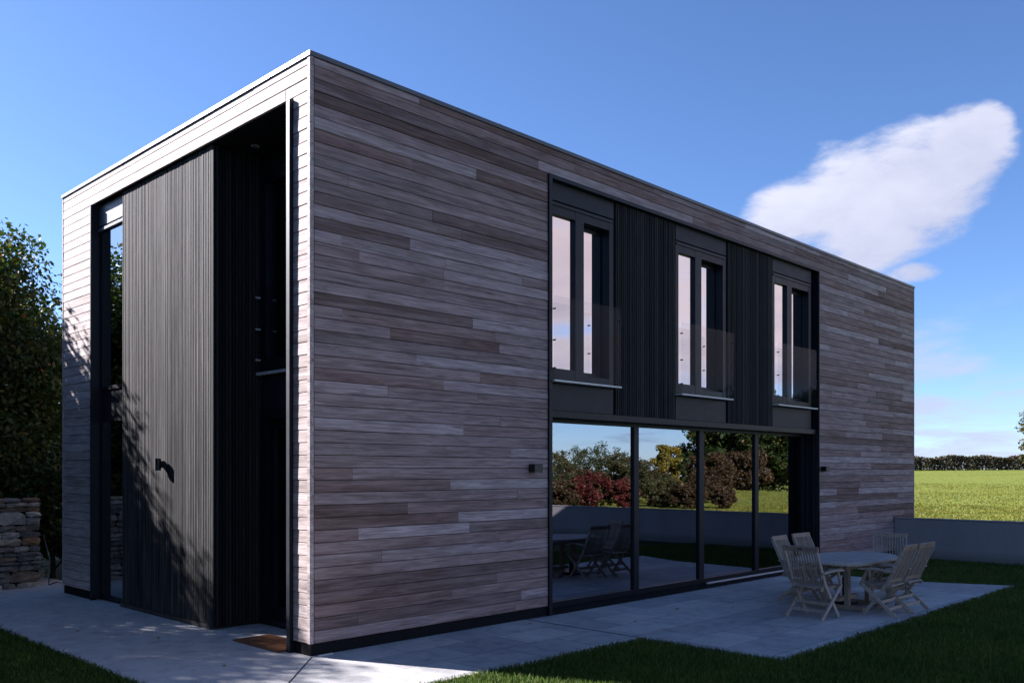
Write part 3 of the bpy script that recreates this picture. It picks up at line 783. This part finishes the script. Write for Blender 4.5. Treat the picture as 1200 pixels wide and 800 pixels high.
for sx in (-1,1):
    for sy in (-1,1):
        m = MB(); m.box(sx*.36-.04,sx*.36+.04,sy*.17-.035,sy*.17+.035,.06,.69,.004); m.build('leg', M['teak'], tb)
    m = MB(); m.box(sx*.36-.045,sx*.36+.045,-.42,.42,.0,.06,.006); m.build('foot', M['teak'], tb)
m = MB(); m.box(-.33,.33,-.035,.035,.10,.16); m.build('stretcher', M['teak'], tb)
pt = tag(empty('parasol_stand',(7.98,-2.45,0)), 'dark parasol base tube standing under the table', 'parasol stand')
m = MB(); m.tube([(0,0,.05),(0,0,.40)], .035, 14); m.build('tube', M['lampm'], pt)
m = MB(); m.tube([(0,0,0),(0,0,.035),(0,0,.055)], [.19,.19,.13], 24); m.build('base', M['lampm'], pt)

# ------------------------------------------------------------------ trees, hedge, shrubs
def leaf_cloud(centers, radii, n, size, squash=.8):
    k = len(centers); idx = rng.integers(0,k,n)
    d = rng.normal(0,1,(n,3)); d /= np.linalg.norm(d,axis=1)[:,None]
    r = rng.uniform(0,1,n)**.45
    c = centers[idx] + d*(r*radii[idx])[:,None]*np.array([1,1,squash])
    nrm = d*.55 + rng.normal(0,.6,(n,3)) + np.array([0,0,.35]); nrm /= np.linalg.norm(nrm,axis=1)[:,None]
    a = np.cross(nrm, rng.normal(0,1,(n,3))); a /= np.linalg.norm(a,axis=1)[:,None]; b = np.cross(nrm,a)
    s = rng.uniform(.6,1.25,n)*size
    a *= s[:,None]; b *= (s*.55)[:,None]
    return np.stack([c-a, c-b+nrm*.0, c+a, c+b],1).reshape(-1,3)
def grow(base, h, cr, cz0, crown_sq=1.0, limbs=9, trunk_r=.16, mb=None, sub=4, bias=(0,0)):
    """trunk, limbs and twig ends; returns mesh builder and the leaf clump centres"""
    mb = mb or MB(); ends = []
    top = Vector((bias[0]*.5,bias[1]*.5,h*.82))
    pts = [Vector((0,0,-.05))]; 
    for i in range(1,7): pts.append(Vector((top.x*i/6+random.uniform(-.06,.06)*h*.1, top.y*i/6+random.uniform(-.06,.06)*h*.1, top.z*i/6)))
    mb.tube(pts, [trunk_r*(1.25 if i==0 else 1-.13*i) for i in range(7)], 9)
    for l in range(limbs):
        f = (l+.5)/limbs; zi = cz0*.75+(h*.80-cz0*.75)*f
        k = min(5,int(zi/top.z*6)); p0 = pts[k].lerp(pts[k+1], zi/top.z*6-k if k<6 else 0)
        an = l*2.399+random.uniform(-.4,.4)
        zc = cz0+(h-cz0)*(.12+.83*f); prof = math.sqrt(max(.05,1-((zc-(cz0+h)/2)/((h-cz0)/2*1.02))**2))
        e = Vector((math.cos(an)*cr*prof*crown_sq+bias[0]*f, math.sin(an)*cr*prof+bias[1]*f, zc+random.uniform(-.05,.12)*h*.3))
        mid = p0.lerp(e,.5)+Vector((0,0,.08*h*random.uniform(0,.5)))
        mb.tube([p0,mid,e],[trunk_r*.42,trunk_r*.26,trunk_r*.1],6)
        ends += [e, mid.lerp(e,.55)]
        for s in range(sub):
            q = mid.lerp(e, random.uniform(.15,.95)); o = Vector((random.gauss(0,1),random.gauss(0,1),random.gauss(.3,.7))).normalized()*cr*random.uniform(.25,.5)
            e2 = q+o; mb.tube([q,q+o*.5+Vector((0,0,.03)),e2],[trunk_r*.16,trunk_r*.1,trunk_r*.04],5); ends.append(e2)
    return mb, ends
def tree(name, loc, h, cr, cz0, leaf_m, n, size, label, cat='tree', group=None, limbs=9, trunk_r=.16, clump=.42, sub=4, crown_sq=1.0, bias=(0,0), bark='bark', trunk_name='trunk'):
    root = tag(empty(name, loc), label, cat, group)
    cr /= 1+clump*.7; h -= clump*cr*.6
    mb, ends = grow(loc, h, cr, cz0, crown_sq, limbs, trunk_r, sub=sub, bias=bias)
    mb.build(trunk_name, M[bark], root, smooth=True)
    c = np.array([tuple(e) for e in ends]); rad = rng.uniform(.55,1.25,len(c))*clump*cr
    c[:,2] = np.maximum(c[:,2], rad*.6+.05)
    np_mesh('crown', leaf_cloud(c, rad, n, size), 4, M[leaf_m], root)
    return root
# row of garden trees behind the stone wall: they shade the end wall and the paving
G = 'dark leafed trees behind the stone wall'
tree('garden_tree',(-.95,12.1,0),7.1,2.95,.7,'leaf_dark',95000,.062,'dense dark green tree behind the stone wall, its crown close to the house corner','tree',G,limbs=20,clump=.42,sub=8)
tree('garden_tree',(-4.3,12.8,0),7.1,2.9,.6,'leaf_dark',52000,.065,'dark green tree behind the stone wall, outermost of those in view','tree',G,limbs=18,clump=.42,sub=7)
tree('garden_tree',(-7.2,11.6,0),8.2,2.9,.7,'leaf_dark',34000,.075,'dark green tree shading the side lawn, beyond the left of the stone wall','tree',G,limbs=18,clump=.42,sub=6)
tree('garden_tree',(-11.0,10.4,0),8.2,3.0,.7,'leaf_dark',50000,.08,'dark green tree standing at the outer end of the stone wall','tree',G,limbs=18,clump=.42,sub=6)
for i,(x,y) in enumerate(((-9.6,4.6),(-10.2,-1.0),(-10.4,-6.6))):  # trees added out of view to keep sky light off the end wall
    tree('garden_tree',(x,y,0),(11.5,7.6,9.5)[i],3.7,.4,'leaf_dark',30000,.13,('added unseen tree blocking sky light, closest to the stone wall','added unseen tree blocking sky light, halfway along the lawn edge','added unseen tree blocking sky light, furthest from the stone wall')[i],'tree','added trees that block sky light beside the lawn',limbs=18,clump=.42,sub=6)
tree('garden_tree',(.9,16.2,0),6.9,2.7,.5,'leaf_dark',60000,.075,'dark tree standing further back, filling in behind the house corner','tree','dark trees behind the house',limbs=18,clump=.42,sub=7)
# undergrowth in the gap between stone wall and house
for i,(x,y,h,r_) in enumerate(((.62,9.7,2.6,.95),(-.6,10.0,2.3,1.0),(-2.2,10.2,2.4,1.1),(1.9,11.8,3.4,1.2),(1.2,10.6,2.9,1.0))):
    tree('shrub',(x,y,0),h,r_,.1,'leaf_dark',22000,.055,['dark shrub filling the gap between stone wall and house','dark shrub behind the right end of the stone wall','dark shrub behind the stone wall under the trees','tall dark shrub behind the rear corner of the house','dark shrub between the gap shrub and the tall corner shrub'][i],'shrub','dark shrubs behind the stone wall',limbs=10,trunk_r=.05,clump=.5,sub=3,trunk_name='stem')

# field hedge: box of leaves with an uneven clipped top
def hedge():
    a = np.array([112.0,62.0]); b = np.array([139.0,-20.0]); L_ = np.hypot(*(b-a)); d = (b-a)/L_; nrm = np.array([-d[1],d[0]])
    n = 60000; t = rng.uniform(0,1,n); w = rng.uniform(-1,1,n)
    hh = 1.85 + .12*np.sin(t*130)+.10*np.sin(t*53+1)+.07*rng.normal(0,1,n)
    z = rng.uniform(0,1,n)**.8*hh
    # mostly on the skin
    skin = rng.uniform(0,1,n) < .7; w = np.where(skin & (z < hh*.9), np.sign(w)*rng.uniform(.8,1.05,n), w)
    w = w*(1-.15*z/2)+.08*np.sin(t*210)
    xy = a + d*(t*L_)[:,None] + nrm*(w*.8)[:,None]
    c = np.stack([xy[:,0], xy[:,1], terrain_h(xy[:,0],xy[:,1])+z],1)
    u = rng.normal(0,1,(n,3)); u /= np.linalg.norm(u,axis=1)[:,None]; q = np.cross(u, rng.normal(0,1,(n,3))); q /= np.linalg.norm(q,axis=1)[:,None]
    s = rng.uniform(.07,.19,n)[:,None]
    root = tag(empty('field_hedge'), 'long dark brown clipped hedge along the far edge of the meadow', 'hedge')
    np_mesh('foliage', np.stack([c-u*s,c-q*s*.6,c+u*s,c+q*s*.6],1).reshape(-1,3), 4, M['leaf_hedge'], root)
    m = MB()
    for i in range(90):
        f = (i+.5)/90; p = a+(b-a)*f; z0 = float(terrain_h(p[0],p[1]))
        m.tube([(p[0],p[1],z0-.1),(p[0]+random.uniform(-.2,.2),p[1]+random.uniform(-.4,.4),z0+1.5)],[.07,.03],5)
    m.build('stem', M['bark'], root)
hedge()
def gz(x,y): return float(terrain_h(x,y))-.05
# tree whose branch tip enters at the right edge
def rtree():
    # camera ray direction for picture position right of the frame; the tree stands in the meadow
    dx, dy = .716+.698*.607, .698-.716*.607; D = 52
    x, y = CAM[0]+dx*D, CAM[1]+dy*D
    tree('field_tree',(x,y,gz(x,y)),5.2,2.1,1.35,'leaf_olive',9000,.10,'loose leafed olive green tree in the meadow, only its branch tips in view','tree',limbs=10,clump=.36,sub=4)
rtree()
# planting across the meadow that the glass reflects
T = 'trees and bushes of the far garden'
def spot(name, x, y, h, cr, cz, lm, n, sz, lb, **kw): return tree(name,(x,y,gz(x,y)),h,cr,cz,lm,n,sz,lb,group=T,**kw)
spot('broad_tree',107.7,-55,14.5,8.4,1.4,'leaf_dark',42000,.28,'tall broad dark green tree across the meadow',limbs=19,trunk_r=.4,clump=.3,sub=6)
spot('broad_tree',106.5,-45.2,14.8,7.0,1.2,'leaf_dark',34000,.28,'dark green tree across the meadow next to the tallest one',limbs=15,trunk_r=.4,clump=.36,sub=5)
spot('round_tree',87.8,-44.3,5.4,3.2,.4,'leaf_brown',13000,.18,'rounded russet tree in front of the tall dark tree',limbs=13,clump=.42)
spot('round_tree',80.2,-43.5,4.6,1.9,.4,'leaf_brown',7000,.15,'small russet tree beside the rounded russet tree',limbs=11,clump=.42)
spot('yellow_tree',94.8,-60.0,6.6,2.1,1.0,'leaf_yellow',11000,.16,'rounded yellow green tree among the far garden bushes',limbs=13,clump=.40)
spot('conifer',91.5,-54.8,5.6,1.0,.5,'leaf_dark',7000,.15,'small dark conifer beside the yellow tree',limbs=12,clump=.5)
spot('round_tree',87.4,-50.4,4.8,1.5,.4,'leaf_brown',6000,.15,'small reddish brown tree next to the conifer',limbs=11,clump=.42)
for (x,y,top,cr,lm,lb) in (
    (27.6,-20.0,2.95,1.1,'leaf_olive','tall olive bush at the outer end of the garden planting'),
    (30.5,-19.9,3.35,1.5,'leaf_shrub','tallest green bush behind the crimson shrubs'),
    (30.1,-17.5,2.8,.95,'leaf_olive','tall olive bush nearest the yellow tree'),
    (23.3,-14.5,1.95,.95,'leaf_red','large crimson shrub behind the garden wall'),
    (23.5,-12.9,1.7,.5,'leaf_red','small crimson shrub behind the garden wall'),
    (20.9,-14.0,1.7,.65,'leaf_brown','brown bush left of the large crimson shrub'),
    (24.2,-16.6,1.9,.9,'leaf_shrub','dark green bush behind the large crimson shrub'),
    (33.9,-19.3,2.2,.85,'leaf_brown','brown bush below the yellow tree, leftmost of the three there'),
    (27.9,-14.1,1.6,.95,'leaf_olive','low olive bush close to the garden wall'),
    (30.9,-16.7,1.9,.75,'leaf_olive','middle olive bush below the yellow tree'),
    (26.9,-12.2,1.5,.75,'leaf_brown','low brown bush beside the open meadow'),
    (34.4,-16.0,1.9,.95,'leaf_brown','rounded brown bush in front of the small conifer'),
    (31.5,-22.6,3.1,1.5,'leaf_shrub','broad green bush past the tallest green bush'),
    (31.0,-18.7,3.0,1.1,'leaf_olive','olive bush between the tallest green bush and the yellow tree'),
    (34.0,-20.8,2.9,1.2,'leaf_brown','brown bush rising behind the tallest green bush'),
    (26.0,-17.3,2.2,1.0,'leaf_brown','brown bush behind the small crimson shrub'),
    (27.9,-11.1,1.4,.55,'leaf_brown','smallest russet bush at the edge of the open meadow')):
    spot('bush',x,y,top-gz(x,y),cr,.1,lm,6500,.055,lb,cat='bush',limbs=14,trunk_r=.03,clump=.22,sub=9,trunk_name='stem')

# fallen leaves
lv = [(6.3,-1.5),(8.6,-3.9),(4.3,-1.2),(5.6,-1.0),(1.6,-.6),(-.7,2.2),(10.4,-2.6),(9.6,-4.6),(7.1,-4.9),(3.2,-.3),(-1.2,3.4),(-.9,.2),(1.1,2.28),(-2.2,3.0),(-2.0,1.1),(4.9,-2.9)]
m = MB()
for i,(x,y) in enumerate(lv):
    m = MB(); a = random.uniform(0,6.28); s = random.uniform(.028,.05)
    pts = []
    for r_,t_ in ((1,0),(.55,.7),(.5,1.6),(.45,2.4),(.9,3.14),(.45,3.9),(.5,4.7),(.55,5.6)):
        pts.append((x+s*r_*math.cos(t_+a), y+s*.8*r_*math.sin(t_+a), .008+random.uniform(0,.014)))
    n=len(pts); m.add(pts+[(p[0],p[1],p[2]+.0015) for p in pts],[tuple(range(n))[::-1],tuple(range(n,2*n))]+[(k,(k+1)%n,n+(k+1)%n,n+k) for k in range(n)])
    tag(m.build('fallen_leaf', M['fallen']), 'tiny curled brown leaf fallen on the ground', 'leaf', 'scattered fallen leaves')

# ------------------------------------------------------------------ light, sky, camera
EL, AZ = R(30), R(180-0)        # placeholder, set below
sx, sy = -.39, .921           # horizontal direction to the sun
EL = R(28.5)
to_sun = Vector((sx*math.cos(EL), sy*math.cos(EL), math.sin(EL)))
sun = bpy.data.lights.new('sun','SUN'); sun.energy = 5.0; sun.angle = R(.53); sun.color = (1,.88,.74)
so = bpy.data.objects.new('sun', sun); COL.objects.link(so); so.rotation_euler = (-to_sun).to_track_quat('-Z','Y').to_euler()
world = bpy.data.worlds.new('World'); S.world = world; world.use_nodes = True
nt = world.node_tree; nt.nodes.clear()
class WT(NT):
    def __init__(self): self.t = nt; self.out = self.n('ShaderNodeOutputWorld')
w = WT()
SKY = .05
sky = w.n('ShaderNodeTexSky', sky_type='NISHITA'); sky.sun_disc = False
sky.sun_elevation = EL; sky.sun_rotation = math.atan2(sx, sy); sky.altitude = 1200; sky.air_density = .85; sky.dust_density = .6; sky.ozone_density = 3.2
bg = w.n('ShaderNodeBackground'); w.l(sky.outputs[0], bg.inputs[0]); bg.inputs[1].default_value = SKY
D = w.n('ShaderNodeTexCoord').outputs['Generated']
D = w.vmath('NORMALIZE', D)
def dot(v):
    x = w.n('ShaderNodeVectorMath', operation='DOT_PRODUCT'); w.l(D, x.inputs[0]); x.inputs[1].default_value = v; return x.outputs['Value']
sep = w.n('ShaderNodeSeparateXYZ'); w.l(D, sep.inputs[0]); dz = sep.outputs[2]
# the one big cloud above the house: an elongated puff at a fixed bearing
c0 = Vector((.8889,.3591,.2843)).normalized(); e1 = Vector((.374,-.927,0)).normalized(); e1 = (e1-c0*e1.dot(c0)).normalized(); e2 = c0.cross(e1); 
if e2.z < 0: e2 = -e2
cc = w.math('MAXIMUM', dot(c0), .05); gx = w.math('DIVIDE', dot(e1), cc); gy = w.math('DIVIDE', dot(e2), cc)
comb = w.n('ShaderNodeCombineXYZ'); w.l(gx, comb.inputs[0]); w.l(gy, comb.inputs[1])
wn = w.n('ShaderNodeTexNoise'); cr_ = w.n('ShaderNodeMapping'); w.l(comb.outputs[0], cr_.inputs['Vector']); cr_.inputs['Rotation'].default_value = (0,0,R(-35)); cr_.inputs['Scale'].default_value = (.7,1.5,1); w.l(cr_.outputs[0], wn.inputs['Vector']); wn.inputs['Scale'].default_value = 17; wn.inputs['Detail'].default_value = 9; wn.inputs['Roughness'].default_value = .62; wn.inputs['Distortion'].default_value = .2
wl = w.n('ShaderNodeTexNoise'); w.l(comb.outputs[0], wl.inputs['Vector']); wl.inputs['Scale'].default_value = 5; wl.inputs['Detail'].default_value = 3
ca, sa = 1.0, 0.0
ax = w.math('ADD', w.math('MULTIPLY', gx, ca), w.math('MULTIPLY', gy, sa))
ay = w.math('SUBTRACT', w.math('MULTIPLY', gy, ca), w.math('MULTIPLY', gx, sa))
def blob(cx, cy, rx, ry):
    a = w.math('DIVIDE', w.math('SUBTRACT', ax, cx), rx); b = w.math('DIVIDE', w.math('SUBTRACT', ay, cy), ry)
    return w.math('SUBTRACT', 1, w.math('ADD', w.math('MULTIPLY', a, a), w.math('MULTIPLY', b, b)))
f = None
for bl in ((-.075,-.022,.052,.034),(-.02,-.018,.062,.058),(.03,-.008,.062,.062),(.072,.020,.042,.044),(.092,.042,.024,.022),(-.002,-.05,.05,.034),(.034,-.088,.034,.013)):
    b = blob(*bl)
    if bl[1] < -.08: b = w.math('SUBTRACT', b, .62)
    f = b if f is None else w.math('SMOOTH_MAX', f, b, .25)
f = w.math('ADD', w.math('MULTIPLY', f, 1.25), w.math('MULTIPLY', w.math('SUBTRACT', wn.outputs[0], .5), 3.0))
f = w.math('ADD', f, w.math('MULTIPLY', w.math('SUBTRACT', wl.outputs[0], .5), .8))
def smooth(v, lo, hi):
    x = w.n('ShaderNodeMapRange', interpolation_type='SMOOTHSTEP'); w.l(v, x.inputs[0]); x.inputs[1].default_value = lo; x.inputs[2].default_value = hi; return x.outputs[0]
big = smooth(f, -.46, .72)
big = w.math('MULTIPLY', big, smooth(dot(c0), .9, .93))
# layered clouds low in the sky away from the sun, thick on the side the windows mirror
zz = w.math('ADD', w.math('MAXIMUM', dz, 0), .12)
pc = w.n('ShaderNodeCombineXYZ'); w.l(w.math('DIVIDE', sep.outputs[0], zz), pc.inputs[0]); w.l(w.math('DIVIDE', sep.outputs[1], zz), pc.inputs[1])
n2 = w.n('ShaderNodeTexNoise'); w.l(pc.outputs[0], n2.inputs['Vector']); n2.inputs['Scale'].default_value = 1.7; n2.inputs['Detail'].default_value = 8; n2.inputs['Roughness'].default_value = .55; n2.inputs['Distortion'].default_value = .5
cov_low = smooth(dz, .20, .02)                               # near the horizon
side = smooth(dot((.55,-.835,0)), .42, .75)                  # towards the mirrored side
anti = smooth(dot((.93,.36,0)), .3, .9)
cov = w.math('ADD', w.math('MULTIPLY', w.math('MULTIPLY', cov_low, anti), .20), w.math('MULTIPLY', w.math('MULTIPLY', side, w.math('MULTIPLY', smooth(dz, .36,.24), smooth(dz,.04,.12))), .36))
lay = w.math('MULTIPLY', smooth(w.math('ADD', n2.outputs[0], cov), .54, .88), smooth(cov, .0, .06))
bg2 = w.n('ShaderNodeBackground'); bg2.inputs[1].default_value = 1.0
shade = w.math('ADD', w.math('ADD', w.math('MULTIPLY', wl.outputs[0], .45), w.math('MULTIPLY', wn.outputs[0], .35)), w.math('SUBTRACT', w.math('MULTIPLY', gy, 2.2), w.math('MULTIPLY', gx, .9)))
w.l(w.ramp(smooth(shade,.12,.62), [(0,(.165,.162,.18)),(1,(.265,.249,.24))]), bg2.inputs[0])
bg3 = w.n('ShaderNodeBackground'); bg3.inputs[1].default_value = 1.0
hi = w.math('MULTIPLY', side, smooth(dz, .06, .13))
w.l(w.mix(hi, w.mix(side,(.185,.186,.20),(.15,.16,.205)), w.ramp(n2.outputs[0], [(.38,(.33,.255,.205)),(.66,(.25,.19,.165))])), bg3.inputs[0])
m1 = w.n('ShaderNodeMixShader'); w.l(w.math('MULTIPLY', lay, .85), m1.inputs[0]); w.l(bg.outputs[0], m1.inputs[1]); w.l(bg3.outputs[0], m1.inputs[2])
m2 = w.n('ShaderNodeMixShader'); w.l(w.math('MULTIPLY', big, .96), m2.inputs[0]); w.l(m1.outputs[0], m2.inputs[1]); w.l(bg2.outputs[0], m2.inputs[2])
w.l(m2.outputs[0], w.out.inputs['Surface'])

cam = bpy.data.cameras.new('camera'); co = bpy.data.objects.new('camera', cam); COL.objects.link(co)
co.location = tuple(CAM); co.rotation_euler = (R(90), 0, -math.atan2(.716,.698))
cam.sensor_width = 36; cam.lens = 36*1050/1200; cam.shift_y = (551.5-400)/1200; cam.clip_end = 3000; cam.clip_start = .05
S.camera = co
S.view_settings.view_transform = 'Standard'; S.view_settings.look = 'None'; S.view_settings.exposure = 1.9; S.view_settings.gamma = 1
S.view_settings.use_white_balance = True; S.view_settings.white_balance_temperature = 5550; S.view_settings.white_balance_tint = 15
S.cycles.max_bounces = 10; S.cycles.transparent_max_bounces = 16; S.cycles.glossy_bounces = 5
S.cycles.use_denoising = True
S.cycles.sample_clamp_indirect = 6
